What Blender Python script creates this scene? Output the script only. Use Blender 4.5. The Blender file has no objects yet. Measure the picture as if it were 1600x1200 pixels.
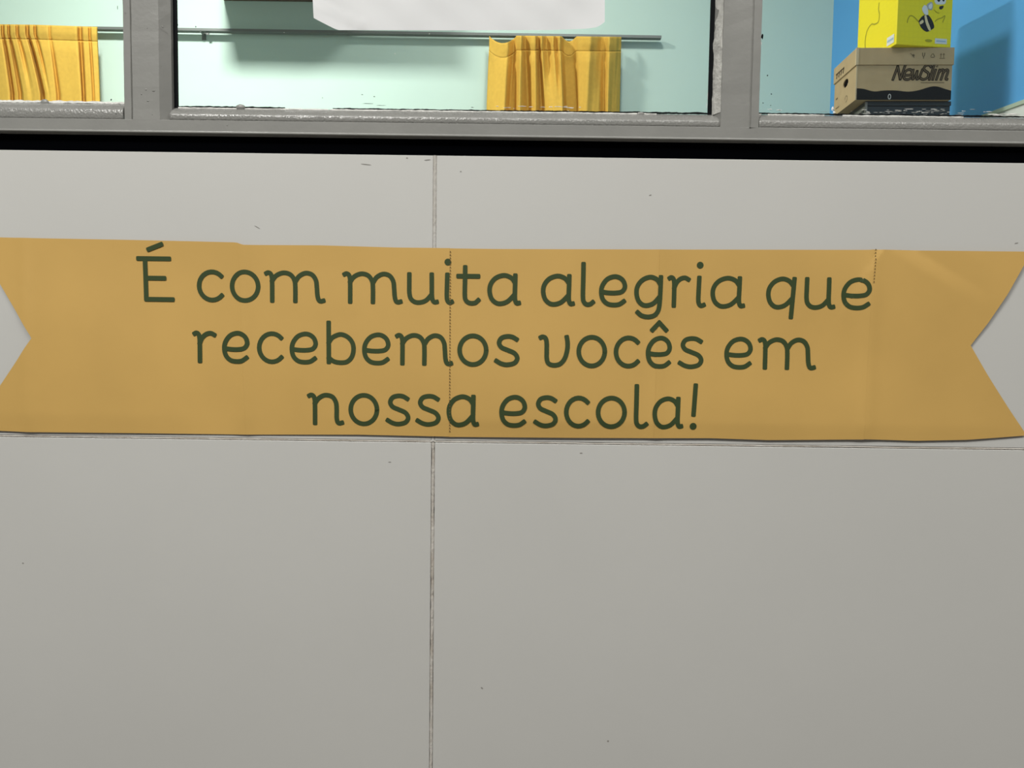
import bpy, bmesh, math, random
from mathutils import Vector, Matrix

random.seed(7)
C = bpy.context.scene.collection
S = bpy.context.scene

# ------------------------------------------------------------------ camera
CAM_H = 1.15
FPX = 1200.0
PITCH = 0.0600
ROLL = 0.0130
fw = Vector((0, math.cos(PITCH), -math.sin(PITCH)))
up0 = Vector((0, math.sin(PITCH), math.cos(PITCH)))
rt0 = Vector((1, 0, 0))
rt = math.cos(ROLL) * rt0 + math.sin(ROLL) * up0
up = -math.sin(ROLL) * rt0 + math.cos(ROLL) * up0
CAM = Vector((0, 0, CAM_H))
cd = bpy.data.cameras.new('camera')
cam = bpy.data.objects.new('camera', cd)
C.objects.link(cam)
M = Matrix((rt, up, -fw)).transposed().to_4x4()
M.translation = CAM
cam.matrix_world = M
cd.sensor_fit = 'HORIZONTAL'
cd.sensor_width = 36.0
cd.lens = 36.0 * FPX / 1600.0
cd.clip_start = 0.02
S.camera = cam


def at(px, py, Y):
    """point of the vertical plane y=Y seen at a pixel of the photograph"""
    d = fw * FPX + rt * (px - 800.0) - up * (py - 600.0)
    return CAM + d * (Y / d.y)


# ------------------------------------------------------------------ world, light, exposure
S.view_settings.view_transform = 'Standard'
S.view_settings.look = 'None'
S.view_settings.exposure = 0.0
S.view_settings.gamma = 1.0
S.view_settings.use_curve_mapping = False
w = bpy.data.worlds.new('world')
S.world = w
w.use_nodes = True
w.node_tree.nodes['Background'].inputs[0].default_value = (1.0, 0.97, 0.94, 1)
w.node_tree.nodes['Background'].inputs[1].default_value = 0.11


def area(name, loc, target, sx, sy, power, col):
    l = bpy.data.lights.new(name, 'AREA')
    l.shape = 'RECTANGLE'
    l.size, l.size_y, l.energy, l.color = sx, sy, power, col
    o = bpy.data.objects.new(name, l)
    o.location = loc
    o.rotation_euler = (Vector(target) - Vector(loc)).to_track_quat('-Z', 'Y').to_euler()
    C.objects.link(o)
    return o


area('classroom_light', (-1.55, 2.58, 3.62), (-1.55, 2.60, 0), 0.28, 0.28, 94, (1.0, 1.0, 0.965))
area('classroom_light', (0.22, 2.70, 3.62), (0.22, 2.72, 0), 0.28, 0.28, 22, (1.0, 1.0, 0.965))
area('classroom_light', (1.20, 1.15, 3.62), (1.20, 1.17, 0), 0.30, 0.30, 13, (1.0, 1.0, 0.965))  # added fill light, brightens the blue wall and the box fronts
area('corridor_lamp', (-0.80, -0.62, 2.50), (-0.3, 0.74, 1.10), 0.65, 0.12, 23, (1.0, 0.985, 0.94))
area('corridor_fill', (0.45, -0.75, 2.75), (0.44, -0.70, 0.0), 2.6, 1.1, 44, (1.0, 0.985, 0.935))  # broad soft fill added to even out the wall, like ceiling bounce


# ------------------------------------------------------------------ materials
def mat(name, col, rough=0.6, spec=0.3, noise=0.0, nscale=20.0, bump=0.0, bscale=200.0, metal=0.0, col2=None, detail=4.0, sheen=0.0, bdist=0.002):
    m = bpy.data.materials.new(name)
    m.use_nodes = True
    nt = m.node_tree
    b = nt.nodes['Principled BSDF']
    b.inputs['Roughness'].default_value = rough
    b.inputs['Specular IOR Level'].default_value = spec
    b.inputs['Metallic'].default_value = metal
    if sheen:
        b.inputs['Sheen Weight'].default_value = sheen
    c = (*col, 1.0)
    b.inputs['Base Color'].default_value = c
    tc = nt.nodes.new('ShaderNodeTexCoord')
    if noise or col2:
        n = nt.nodes.new('ShaderNodeTexNoise')
        n.inputs['Scale'].default_value = nscale
        n.inputs['Detail'].default_value = detail
        nt.links.new(tc.outputs['Object'], n.inputs['Vector'])
        r = nt.nodes.new('ShaderNodeValToRGB')
        r.color_ramp.elements[0].position = 0.3
        r.color_ramp.elements[1].position = 0.7
        if col2:
            r.color_ramp.elements[0].color = (*col2, 1)
            r.color_ramp.elements[1].color = c
        else:
            r.color_ramp.elements[0].color = tuple(x * (1 - noise) for x in col) + (1,)
            r.color_ramp.elements[1].color = tuple(min(1, x * (1 + noise)) for x in col) + (1,)
        nt.links.new(n.outputs['Fac'], r.inputs['Fac'])
        nt.links.new(r.outputs['Color'], b.inputs['Base Color'])
    if bump:
        n2 = nt.nodes.new('ShaderNodeTexNoise')
        n2.inputs['Scale'].default_value = bscale
        n2.inputs['Detail'].default_value = 3.0
        nt.links.new(tc.outputs['Object'], n2.inputs['Vector'])
        bp = nt.nodes.new('ShaderNodeBump')
        bp.inputs['Strength'].default_value = bump
        bp.inputs['Distance'].default_value = bdist
        nt.links.new(n2.outputs['Fac'], bp.inputs['Height'])
        nt.links.new(bp.outputs['Normal'], b.inputs['Normal'])
    return m


MT = {}
MT['laminate'] = mat('wall_laminate', (0.555, 0.553, 0.530), 0.42, 0.25, 0.018, 5, 0.04, 60)
MT['backing'] = mat('wall_backing', (0.30, 0.28, 0.25), 0.9)
MT['filler'] = mat('joint_filler', (0.60, 0.58, 0.54), 0.8, 0.2, 0, 40, 0.5, 300, col2=(0.42, 0.375, 0.32), detail=8)
MT['filler_pale'] = mat('pale_joint_filler', (0.565, 0.555, 0.53), 0.8, 0.2, 0, 40, 0.4, 300, col2=(0.47, 0.445, 0.40), detail=8)
MT['putty_grey'] = mat('greyed_putty', (0.55, 0.545, 0.51), 0.4, 0.5, 0.15, 120, 0.5, 300)
MT['flake'] = mat('grey_flakes', (0.46, 0.46, 0.44), 0.6)
MT['scuff'] = mat('scuff', (0.27, 0.26, 0.24), 0.9)
MT['black'] = mat('black_trim', (0.0012, 0.0014, 0.002), 0.9, 0.0)
MT['frame'] = mat('grey_gloss_paint', (0.255, 0.255, 0.240), 0.26, 0.5, 0.05, 30, 0.08, 200)
MT['bead'] = mat('grey_bead_paint', (0.255, 0.255, 0.240), 0.16, 0.7, 0.05, 40, 0.85, 520, bdist=0.0007)
MT['gasket'] = mat('black_gasket', (0.004, 0.005, 0.006), 0.7, 0.1)
MT['putty'] = mat('white_putty', (0.80, 0.80, 0.76), 0.5, 0.4, 0.10, 150, 0.5, 300)
MT['mint'] = mat('mint_wall_paint', (0.585, 0.735, 0.650), 0.55, 0.25, 0.015, 3, 0.03, 80)
MT['blue'] = mat('blue_wall_paint', (0.12, 0.41, 0.80), 0.6, 0.2, 0.02, 3)
MT['white'] = mat('white_plaster', (0.55, 0.55, 0.53), 0.8)
MT['floor'] = mat('grey_floor', (0.24, 0.22, 0.20), 0.5, 0.3, 0.06, 8)
MT['curtain'] = mat('mustard_cloth', (0.70, 0.425, 0.075), 0.85, 0.1, 0.05, 60, 0.25, 900, sheen=0.0)
MT['steel'] = mat('grey_steel', (0.20, 0.21, 0.20), 0.4, 0.4, metal=0.3)
MT['brown_wood'] = mat('brown_cabinet', (0.14, 0.10, 0.065), 0.6)
MT['card'] = mat('brown_cardboard', (0.46, 0.335, 0.19), 0.85, 0.1, 0.05, 25)
MT['card_edge'] = mat('pale_cardboard_edge', (0.58, 0.46, 0.30), 0.85, 0.1)
MT['ink'] = mat('dark_ink', (0.045, 0.032, 0.022), 0.8, 0.1)
MT['ink_soft'] = mat('faded_ink', (0.17, 0.125, 0.075), 0.85, 0.1)
MT['ink_black'] = mat('black_ink', (0.008, 0.009, 0.010), 0.7, 0.15)
MT['pale'] = mat('pale_print', (0.5, 0.5, 0.48), 0.8)
MT['sheet'] = mat('white_paper', (0.86, 0.86, 0.875), 0.8, 0.1, 0.015, 30)
MT['dark_metal'] = mat('dark_grey_metal', (0.032, 0.036, 0.038), 0.45, 0.4)
MT['dark_metal_edge'] = mat('pale_grey_edge', (0.20, 0.19, 0.17), 0.5, 0.4)  # paler grey for the cabinet's corner highlight and side strip
MT['yellow_dark'] = mat('yellow_ink', (0.42, 0.36, 0.015), 0.7)
MT['bee_white'] = mat('bee_white', (0.72, 0.72, 0.70), 0.6)
MT['bee_grey'] = mat('bee_grey', (0.42, 0.42, 0.40), 0.6)
MT['bee_cream'] = mat('bee_cream', (0.75, 0.60, 0.33), 0.6)
MT['bee_black'] = mat('bee_black', (0.012, 0.012, 0.015), 0.6)
MT['blue_ink'] = mat('pale_blue_ink', (0.35, 0.48, 0.58), 0.7)
MT['board_white'] = mat('white_board_face', (0.86, 0.85, 0.80), 0.35, 0.4)
MT['board_edge'] = mat('pale_green_edge', (0.50, 0.58, 0.45), 0.5)
MT['letter'] = mat('dark_green_print', (0.040, 0.063, 0.023), 0.6, 0.25)
MT['perf'] = mat('perforation', (0.14, 0.09, 0.035), 0.9)

# yellow paper of the banner, with faint mottling
MT['banner'] = mat('mustard_paper', (0.590, 0.372, 0.112), 0.55, 0.25, 0.045, 9, 0.05, 35)


def paper_translucent():
    m = MT['sheet'].copy()
    m.name = 'backlit_paper'
    nt = m.node_tree
    b = nt.nodes['Principled BSDF']
    out = nt.nodes['Material Output']
    t = nt.nodes.new('ShaderNodeBsdfTranslucent')
    t.inputs['Color'].default_value = (0.82, 0.82, 0.84, 1)
    mx = nt.nodes.new('ShaderNodeMixShader')
    mx.inputs[0].default_value = 0.22
    nt.links.new(b.outputs[0], mx.inputs[1])
    nt.links.new(t.outputs[0], mx.inputs[2])
    nt.links.new(mx.outputs[0], out.inputs['Surface'])
    return m


MT['backlit'] = paper_translucent()


def glass_mat():
    m = bpy.data.materials.new('window_glass')
    m.use_nodes = True
    nt = m.node_tree
    nt.nodes.remove(nt.nodes['Principled BSDF'])
    out = nt.nodes['Material Output']
    tr = nt.nodes.new('ShaderNodeBsdfTransparent')
    tr.inputs['Color'].default_value = (0.965, 0.985, 0.975, 1)
    gl = nt.nodes.new('ShaderNodeBsdfGlossy')
    gl.inputs['Roughness'].default_value = 0.03
    fr = nt.nodes.new('ShaderNodeFresnel')
    fr.inputs['IOR'].default_value = 1.45
    mx = nt.nodes.new('ShaderNodeMixShader')
    nt.links.new(fr.outputs[0], mx.inputs[0])
    nt.links.new(tr.outputs[0], mx.inputs[1])
    nt.links.new(gl.outputs[0], mx.inputs[2])
    nt.links.new(mx.outputs[0], out.inputs['Surface'])
    return m


MT['glass'] = glass_mat()


def yellow_mat():
    """glossy yellow print with a faint honeycomb"""
    m = mat('yellow_print', (0.88, 0.72, 0.010), 0.5, 0.3)
    nt = m.node_tree
    b = nt.nodes['Principled BSDF']
    tc = nt.nodes.new('ShaderNodeTexCoord')
    v = nt.nodes.new('ShaderNodeTexVoronoi')
    v.feature = 'DISTANCE_TO_EDGE'
    v.inputs['Scale'].default_value = 55
    v.inputs['Randomness'].default_value = 0.25
    nt.links.new(tc.outputs['Object'], v.inputs['Vector'])
    r = nt.nodes.new('ShaderNodeValToRGB')
    r.color_ramp.elements[0].color = (0.83, 0.675, 0.010, 1)
    r.color_ramp.elements[1].color = (0.88, 0.72, 0.010, 1)
    r.color_ramp.elements[1].position = 0.12
    nt.links.new(v.outputs['Distance'], r.inputs['Fac'])
    nt.links.new(r.outputs['Color'], b.inputs['Base Color'])
    return m


MT['yellow'] = yellow_mat()


# ------------------------------------------------------------------ helpers
def mesh_obj(name, verts, faces, m, parent=None, smooth=False):
    me = bpy.data.meshes.new(name)
    me.from_pydata([tuple(v) for v in verts], [], faces)
    me.update()
    if m is not None:
        me.materials.append(MT[m])
    if smooth:
        for p in me.polygons:
            p.use_smooth = True
    o = bpy.data.objects.new(name, me)
    C.objects.link(o)
    if parent is not None:
        o.parent = parent
    return o


def bevel(o, wd, seg=2):
    md = o.modifiers.new('bevel', 'BEVEL')
    md.width = wd
    md.segments = seg
    md.limit_method = 'ANGLE'
    return o


def box_data(x0, x1, y0, y1, z0, z1):
    v = [(x0, y0, z0), (x1, y0, z0), (x1, y1, z0), (x0, y1, z0), (x0, y0, z1), (x1, y0, z1), (x1, y1, z1), (x0, y1, z1)]
    f = [(0, 3, 2, 1), (4, 5, 6, 7), (0, 1, 5, 4), (1, 2, 6, 5), (2, 3, 7, 6), (3, 0, 4, 7)]
    return v, f


def box(name, x0, x1, y0, y1, z0, z1, m, parent=None, bv=0.0, seg=2):
    v, f = box_data(x0, x1, y0, y1, z0, z1)
    o = mesh_obj(name, v, f, m, parent)
    if bv:
        bevel(o, bv, seg)
    return o


def empty(name, loc=(0, 0, 0), rz=0.0):
    o = bpy.data.objects.new(name, None)
    o.location = loc
    o.rotation_euler = (0, 0, rz)
    o.empty_display_size = 0.05
    C.objects.link(o)
    return o


def tag(o, label, cat, group=None):
    o['label'] = label
    o['category'] = cat
    if group:
        o['group'] = group
    return o


def structure(o):
    o['kind'] = 'structure'
    return o


def catmull(pts, n=8):
    if len(pts) < 3:
        return list(pts)
    P = [pts[0]] + list(pts) + [pts[-1]]
    out = []
    for i in range(1, len(P) - 2):
        p0, p1, p2, p3 = P[i - 1], P[i], P[i + 1], P[i + 2]
        for k in range(n):
            t = k / n
            out.append(tuple(0.5 * (2 * p1[j] + (p2[j] - p0[j]) * t + (2 * p0[j] - 5 * p1[j] + 4 * p2[j] - p3[j]) * t * t
                                    + (3 * p1[j] - p0[j] - 3 * p2[j] + p3[j]) * t ** 3) for j in range(2)))
    out.append(tuple(pts[-1]))
    return out


def ribbon(pts, hw, V, F, nfan=14):
    """flat stroke of half width hw along pts with round ends"""
    n = len(pts)
    base = len(V)
    ts = []
    for i in range(n):
        a, b = pts[max(0, i - 1)], pts[min(n - 1, i + 1)]
        dx, dy = b[0] - a[0], b[1] - a[1]
        L = math.hypot(dx, dy) or 1e-9
        ts.append((dx / L, dy / L))
        V.append((pts[i][0] - ts[-1][1] * hw, pts[i][1] + ts[-1][0] * hw))
        V.append((pts[i][0] + ts[-1][1] * hw, pts[i][1] - ts[-1][0] * hw))
    for i in range(n - 1):
        a = base + 2 * i
        F.append((a, a + 1, a + 3, a + 2))
    for end, sgn in ((0, -1), (n - 1, 1)):
        tx, ty = ts[end]
        nx, ny = -ty, tx
        s = len(V)
        for k in range(nfan + 1):
            a = math.pi * k / nfan
            ca, sa = math.cos(a), math.sin(a)
            ca, sa = math.copysign(abs(ca) ** 0.5, ca), 0.92 * sa ** 0.5
            V.append((pts[end][0] + hw * (nx * ca + sgn * tx * sa), pts[end][1] + hw * (ny * ca + sgn * ty * sa)))
        f = tuple(range(s, s + nfan + 1))
        F.append(f if sgn < 0 else f[::-1])


def disc(cx, cy, r, V, F, n=20, ry=None, rot=0.0):
    ry = ry or r
    s = len(V)
    for k in range(n):
        a = 2 * math.pi * k / n
        x, y = r * math.cos(a), ry * math.sin(a)
        V.append((cx + x * math.cos(rot) - y * math.sin(rot), cy + x * math.sin(rot) + y * math.cos(rot)))
    F.append(tuple(range(s, s + n)))


def lerp(a, b, t):
    return a + (b - a) * t


def poly_at(pts, x):
    if x <= pts[0][0]:
        (x0, y0), (x1, y1) = pts[0], pts[1]
    elif x >= pts[-1][0]:
        (x0, y0), (x1, y1) = pts[-2], pts[-1]
    else:
        for i in range(len(pts) - 1):
            if pts[i][0] <= x <= pts[i + 1][0]:
                (x0, y0), (x1, y1) = pts[i], pts[i + 1]
                break
    return y0 + (y1 - y0) * (x - x0) / (x1 - x0)


# ------------------------------------------------------------------ the setting
YW = 0.740          # face of the laminated half wall
YF = 0.735          # face of the window frame
YG = 0.7490         # outer face of the glass
ROOM_Y = 4.0
CEIL = 3.75
LEFT = -3.6

corner = at(1300, 80, ROOM_Y).x
SLANT = 0.167       # the blue wall is not square to the back wall


def right_x(y):
    return corner + SLANT * (ROOM_Y - y)


structure(box('floor', LEFT - 0.1, 2.6, -2.2, ROOM_Y + 0.1, -0.1, 0.0, 'floor'))
structure(box('ceiling', LEFT - 0.1, 2.6, 0.80, ROOM_Y + 0.1, CEIL, CEIL + 0.1, 'white'))
structure(box('wall_back', LEFT - 0.1, corner + 0.02, ROOM_Y, ROOM_Y + 0.1, 0, CEIL, 'mint'))
structure(box('wall_left', LEFT - 0.1, LEFT, 0.80, ROOM_Y, 0, CEIL, 'mint'))
ya, yb = 0.80, ROOM_Y + 0.1
wr = [(right_x(ya), ya, 0), (right_x(ya) + 0.1, ya, 0), (right_x(yb) + 0.1, yb, 0), (right_x(yb), yb, 0)]
structure(mesh_obj('wall_right', wr + [(x, y, CEIL) for x, y, z in wr],
                   [(0, 3, 2, 1), (4, 5, 6, 7), (0, 1, 5, 4), (1, 2, 6, 5), (2, 3, 7, 6), (3, 0, 4, 7)], 'blue'))

z_strip0 = at(690, 243, YW).z       # top of the panels
z_strip1 = at(690, 213, YF).z       # underside of the window frame
z_seam = at(690, 690, YW).z
XL, XR = at(-470, 100, YF).x, at(1905, 100, YF).x   # outer jambs
ZT = 2.10
wf = structure(empty('wall_front'))
box('wall_core', LEFT, right_x(0.8), YW + 0.006, 0.80, 0, z_strip1, 'backing', wf)
box('upper_wall', LEFT, right_x(0.8), YW, 0.80, ZT, CEIL, 'white', wf)
box('side_wall', LEFT, XL, YW, 0.80, z_strip1, ZT, 'white', wf)
box('side_wall', XR, right_x(0.8), YW, 0.80, z_strip1, ZT, 'white', wf)

# laminate panels: two courses, joints filled
xs_top, xs_bot = at(681, 310, YW).x, at(674.5, 760, YW).x
xs = 0.5 * (xs_top + xs_bot)
G = 0.0017
PW = 1.25
for (x0, x1) in ((xs - G - PW, xs - G), (xs + G, xs + G + PW)):
    box('wall_panel', x0, x1, YW, YW + 0.006, z_seam + G * 0.6, z_strip0, 'laminate', wf, 0.0006)
    box('wall_panel', x0, x1, YW, YW + 0.006, 0.0, z_seam - G * 0.6, 'laminate', wf, 0.0006)
for (x0, x1) in ((LEFT, xs - 2 * G - PW), (xs + 2 * G + PW, right_x(0.8))):
    box('wall_panel', x0, x1, YW, YW + 0.006, z_seam + G * 0.6, z_strip0, 'laminate', wf, 0.0006)
    box('wall_panel', x0, x1, YW, YW + 0.006, 0.0, z_seam - G * 0.6, 'laminate', wf, 0.0006)


def filler(name, p0, p1, width, proud, seed, parent, m='filler', amp=0.35, n=160):
    """uneven bead of filler along a joint on the wall face"""
    rnd = random.Random(seed)
    p0, p1 = Vector(p0), Vector(p1)
    d = (p1 - p0)
    side = Vector((-d.z, 0, d.x)).normalized()
    V, F = [], []
    wl = wr_ = 0.0
    for i in range(n + 1):
        c = p0 + d * (i / n)
        wl = 0.7 * wl + 0.3 * rnd.uniform(-1, 1)
        wr_ = 0.7 * wr_ + 0.3 * rnd.uniform(-1, 1)
        a, b = width * (1 + amp * 2 * wl), width * (1 + amp * 2 * wr_)
        h = proud * (1 + 0.5 * rnd.uniform(-1, 1))
        for q, (off, yy) in enumerate(((-a, 0.0018), (-a * 0.5, -h), (b * 0.5, -h), (b, 0.0018))):
            V.append(tuple(c + side * off + Vector((0, yy, 0))))
    for i in range(n):
        for q in range(3):
            a = 4 * i + q
            F.append((a, a + 1, a + 5, a + 4))
    return mesh_obj(name, V, F, m, parent, True)


filler('joint_filler', (xs, YW, z_seam), (xs, YW, z_strip0), G * 1.25, 0.0003, 3, wf, 'filler_pale', amp=0.12)
filler('joint_filler', (xs, YW, 0.35), (xs, YW, z_seam), G * 0.95, -0.0004, 4, wf, amp=0.25, n=320)
filler('joint_filler', (xs - PW, YW, z_seam), (xs + PW, YW, z_seam), G * 0.8, -0.0002, 5, wf, amp=0.3, n=500)

# scuffs on the laminate
for (px, py, rx, ry, ro) in ((950, 1158, 1.6, 1.6, 0), (753, 1075, 2.2, 1.1, -0.6), (572, 257, 8, 0.7, -0.1), (636, 247, 1.6, 0.9, 0),
                             (668, 250, 5, 0.8, 0.1), (609, 722, 2.4, 0.7, 0), (908, 708, 2.2, 0.9, 0), (1016, 305, 2.0, 0.8, 0.3),
                             (720, 268, 1.2, 0.8, 0), (402, 355, 5, 0.6, -0.5), (1588, 380, 3, 0.8, 0.2), (36, 880, 1.5, 1.0, 0)):
    V, F = [], []
    s = YW / FPX
    disc(0, 0, rx * s, V, F, 10, ry * s, ro)
    c = at(px, py, YW)
    mesh_obj('scuff_mark', [(c.x + a, YW - 0.0002, c.z + b) for a, b in V], F, 'scuff', wf)

# black strip under the window
structure(box('trim_1', LEFT, right_x(0.8), YW + 0.002, YW + 0.008, z_strip0, z_strip1 + 0.001, 'black', None))

# ------------------------------------------------------------------ window
win = structure(empty('window_1'))


def X(px, py=80, Y=YF):
    return at(px, py, Y).x


def extrude_x(name, prof, x0, x1, m, parent, n=1, jit=0.0, seed=1):
    rnd = random.Random(seed)
    V, F = [], []
    k = len(prof)
    for i in range(n + 1):
        x = lerp(x0, x1, i / n)
        for (y, z) in prof:
            V.append((x, y + rnd.uniform(-jit, jit), z + rnd.uniform(-jit, jit)))
    for i in range(n):
        for q in range(k):
            a, b = i * k + q, i * k + (q + 1) % k
            F.append((a, b, b + k, a + k))
    F.append(tuple(range(k))[::-1])
    F.append(tuple(range(n * k, n * k + k)))
    return mesh_obj(name, V, F, m, parent)


def extrude_z(name, prof, z0, z1, m, parent, n=1, jit=0.0, seed=1):
    rnd = random.Random(seed)
    V, F = [], []
    k = len(prof)
    for i in range(n + 1):
        z = lerp(z0, z1, i / n)
        for (x, y) in prof:
            V.append((x + rnd.uniform(-jit, jit), y + rnd.uniform(-jit, jit), z))
    for i in range(n):
        for q in range(k):
            a, b = i * k + q, i * k + (q + 1) % k
            F.append((a, a + k, b + k, b))
    F.append(tuple(range(k)))
    F.append(tuple(range(n * k, n * k + k))[::-1])
    return mesh_obj(name, V, F, m, parent)


z_bead0 = at(690, 192.5, YF).z      # foot of the glazing bead
z_glass_m = at(690, 173.5, YG).z
z_glass_l = at(100, 160.5, YG).z
z_glass_r = at(1400, 181.5, YG).z
YB2 = 0.780
# bottom rail with a small lip along its lower edge
bevel(extrude_x('bottom_rail', [(YF, z_strip1 + 0.0014), (YF, z_bead0), (YB2, z_bead0), (YB2, z_strip1 - 0.004), (YF - 0.0012, z_strip1 - 0.0004), (YF - 0.0016, z_strip1 + 0.0006)],
                XL, XR, 'frame', win), 0.0005)
bevel(box('top_rail', XL, XR, YF, YB2, ZT - 0.04, ZT, 'frame', win), 0.001)

ml = [X(191), X(203), X(204.5), X(206), X(248), X(262)]
z0m = z_bead0 - 0.0005
left_mullion = extrude_z('mullion', [(ml[0], YG - 0.0005), (ml[0] + 0.0006, YF + 0.0012), (ml[1], YF + 0.0008), (ml[2], YF + 0.0022), (ml[3], YF), (ml[4], YF), (ml[5], YF + 0.0075), (ml[5], YG + 0.004), (ml[5] - 0.012, YG + 0.006), (ml[5] - 0.018, YB2), (ml[0] + 0.004, YB2)],
                         z0m, ZT - 0.04, 'frame', win, 70, 0.00012, 3)
mr = [X(1120), X(1129), X(1174), X(1175.2), X(1176.6), X(1189)]
right_mullion = extrude_z('mullion', [(mr[0], YG - 0.0005), (mr[1], YF + 0.0006), (mr[1] + 0.0005, YF), (mr[2], YF), (mr[3], YF - 0.0013), (mr[4], YF - 0.0004), (mr[5], YF + 0.0002), (mr[5] + 0.0004, YG - 0.0005), (mr[5] - 0.004, YB2), (mr[0] + 0.016, YB2), (mr[0] + 0.012, YG + 0.006), (mr[0], YG + 0.004)],
                          z0m, ZT - 0.04, 'frame', win, 70, 0.00012, 4)
bevel(box('jamb', XL, X(-435), YF, YB2, z_bead0, ZT - 0.04, 'frame', win), 0.001)
bevel(box('jamb', X(1870), XR, YF, YB2, z_bead0, ZT - 0.04, 'frame', win), 0.001)

panes = ((X(-435), ml[0], z_glass_l), (ml[5], mr[0], z_glass_m), (mr[5], X(1870), z_glass_r))
for i, (x0, x1, zg) in enumerate(panes):
    box('glass_pane', x0 - 0.004, x1 + 0.004, YG, YG + 0.004, zg - 0.006, ZT - 0.036, 'glass', win)
    # glazing bead: slope towards the glass, then a short upright face
    zt = zg - 0.0006
    a = 0.0098
    yb0, yb1 = YF + 0.0006, YG - 0.0012
    arc = [(yb0 + (yb1 - yb0) * q ** 1.55, zt - a * (1 - q)) for q in [k / 9 for k in range(10)]]
    prof = [(YF + 0.0016, z_bead0 - 0.0002), (YF + 0.0009, z_bead0 + 0.0016)] + arc + [(YB2, zt), (YB2, z_bead0 - 0.0002)]
    gb = extrude_x('glazing_bead', prof, x0 + (0.0006 if i else 0), (mr[1] if i == 1 else x1 - 0.0006), 'bead', win, 220, 0.00005, 11 + i)
    for p in gb.data.polygons:
        p.use_smooth = len(p.vertices) == 4 and abs(p.normal.y) > 0.05

# black gaskets in the middle pane's sides and along the sills
box('gasket', ml[5], X(268.5), YG - 0.0016, YG - 0.0004, z_glass_m - 0.001, ZT - 0.04, 'gasket', win)
box('gasket', X(1113.5), mr[0] + 0.0006, YG - 0.0016, YG - 0.0004, z_glass_m - 0.001, ZT - 0.04, 'gasket', win)


def ragged_x(name, x0, x1, zc, h, seed, m, parent, keep=1.0, y=YG - 0.0012, step=0.0016, thick=0.0007):
    """a broken, uneven strip along the foot of a pane"""
    rnd = random.Random(seed)
    V, F = [], []
    x = x0
    a = b = 0.5
    on = True
    prev = None
    while x < x1:
        if rnd.random() < 0.06:
            on = rnd.random() < keep
        a = 0.6 * a + 0.4 * rnd.random()
        b = 0.6 * b + 0.4 * rnd.random()
        s = len(V)
        lo, hi = zc - h * (0.2 + 0.5 * b), zc + h * (0.1 + 0.9 * a)
        V += [(x, y + thick, lo), (x, y, lo + 0.0001), (x, y, hi - 0.0001), (x, y + thick, hi)]
        if on and prev is not None:
            for q in range(3):
                F.append((prev + q, s + q, s + q + 1, prev + q + 1))
        prev = s
        x += step * rnd.uniform(0.5, 1.5)
    o = mesh_obj(name, V, F, m, parent)
    o['kind'] = 'stuff'
    return o


ragged_x('sill_gasket', ml[5], X(440), z_glass_m + 0.0006, 0.0016, 21, 'gasket', win, 0.8)
ragged_x('sill_gasket', X(515), mr[0], z_glass_m + 0.0006, 0.0015, 22, 'gasket', win, 0.95)
ragged_x('sill_gasket', mr[5], X(1870), z_glass_r + 0.0006, 0.0014, 23, 'gasket', win, 0.95)
ragged_x('putty_line', X(-435), ml[0], z_glass_l + 0.0002, 0.0020, 24, 'putty', win, 1.0, YG - 0.0016)
ragged_x('putty_line', ml[5] + 0.004, mr[0], z_glass_m - 0.0006, 0.0011, 25, 'putty', win, 0.9, YG - 0.0020)
ragged_x('putty_line', mr[5], X(1870), z_glass_r - 0.0006, 0.0011, 26, 'putty', win, 0.8, YG - 0.0020)
# flaking strip beside the right mullion
V, F = [], []
rnd = random.Random(5)
pts = []
for i in range(60):
    t = i / 59
    z = lerp(z_glass_m - 0.0015, z_glass_m + 0.28, t)
    k = math.exp(-((z - at(1120, 62, YF).z) / 0.006) ** 2)
    c = lerp(X(1119.6), X(1121), min(1, t * 3)) - 0.0010 * k + rnd.uniform(-0.0003, 0.0003)
    V += [(c, YG - 0.0014, z), (c + 0.0012, YG - 0.0050, z), (mr[1] - 0.0002 - 0.0020 * k + rnd.uniform(-0.0002, 0.0001), YF + 0.0003, z), (mr[1] + 0.0001, YF + 0.0012, z)]
    if i:
        for q in range(3):
            a = 4 * i + q
            F.append((a - 4, a - 3, a + 1, a))
mesh_obj('putty_strip', V, F, 'putty_grey', win)


def flake(px, py, w_, h_, seed, m='putty'):
    rnd = random.Random(seed)
    c = at(px, py, YG)
    s = YG / FPX
    n = 9
    V = [(c.x, YG - 0.0007, c.z)]
    for k in range(n):
        a = 2 * math.pi * k / n
        r = rnd.uniform(0.5, 1.0)
        V.append((c.x + w_ * s * r * math.cos(a), YG - 0.00025, c.z + h_ * s * r * math.sin(a)))
    return V, [(0, 1 + k, 1 + (k + 1) % n) for k in range(n)]


def flakes(name, specs, m):
    V, F = [], []
    for i, sp in enumerate(specs):
        v, f = flake(*sp, seed=i * 7 + 1)
        b = len(V)
        V += v
        F += [tuple(q + b for q in t) for t in f]
    o = mesh_obj(name, V, F, m, win)
    o['kind'] = 'stuff'
    return o


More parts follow.
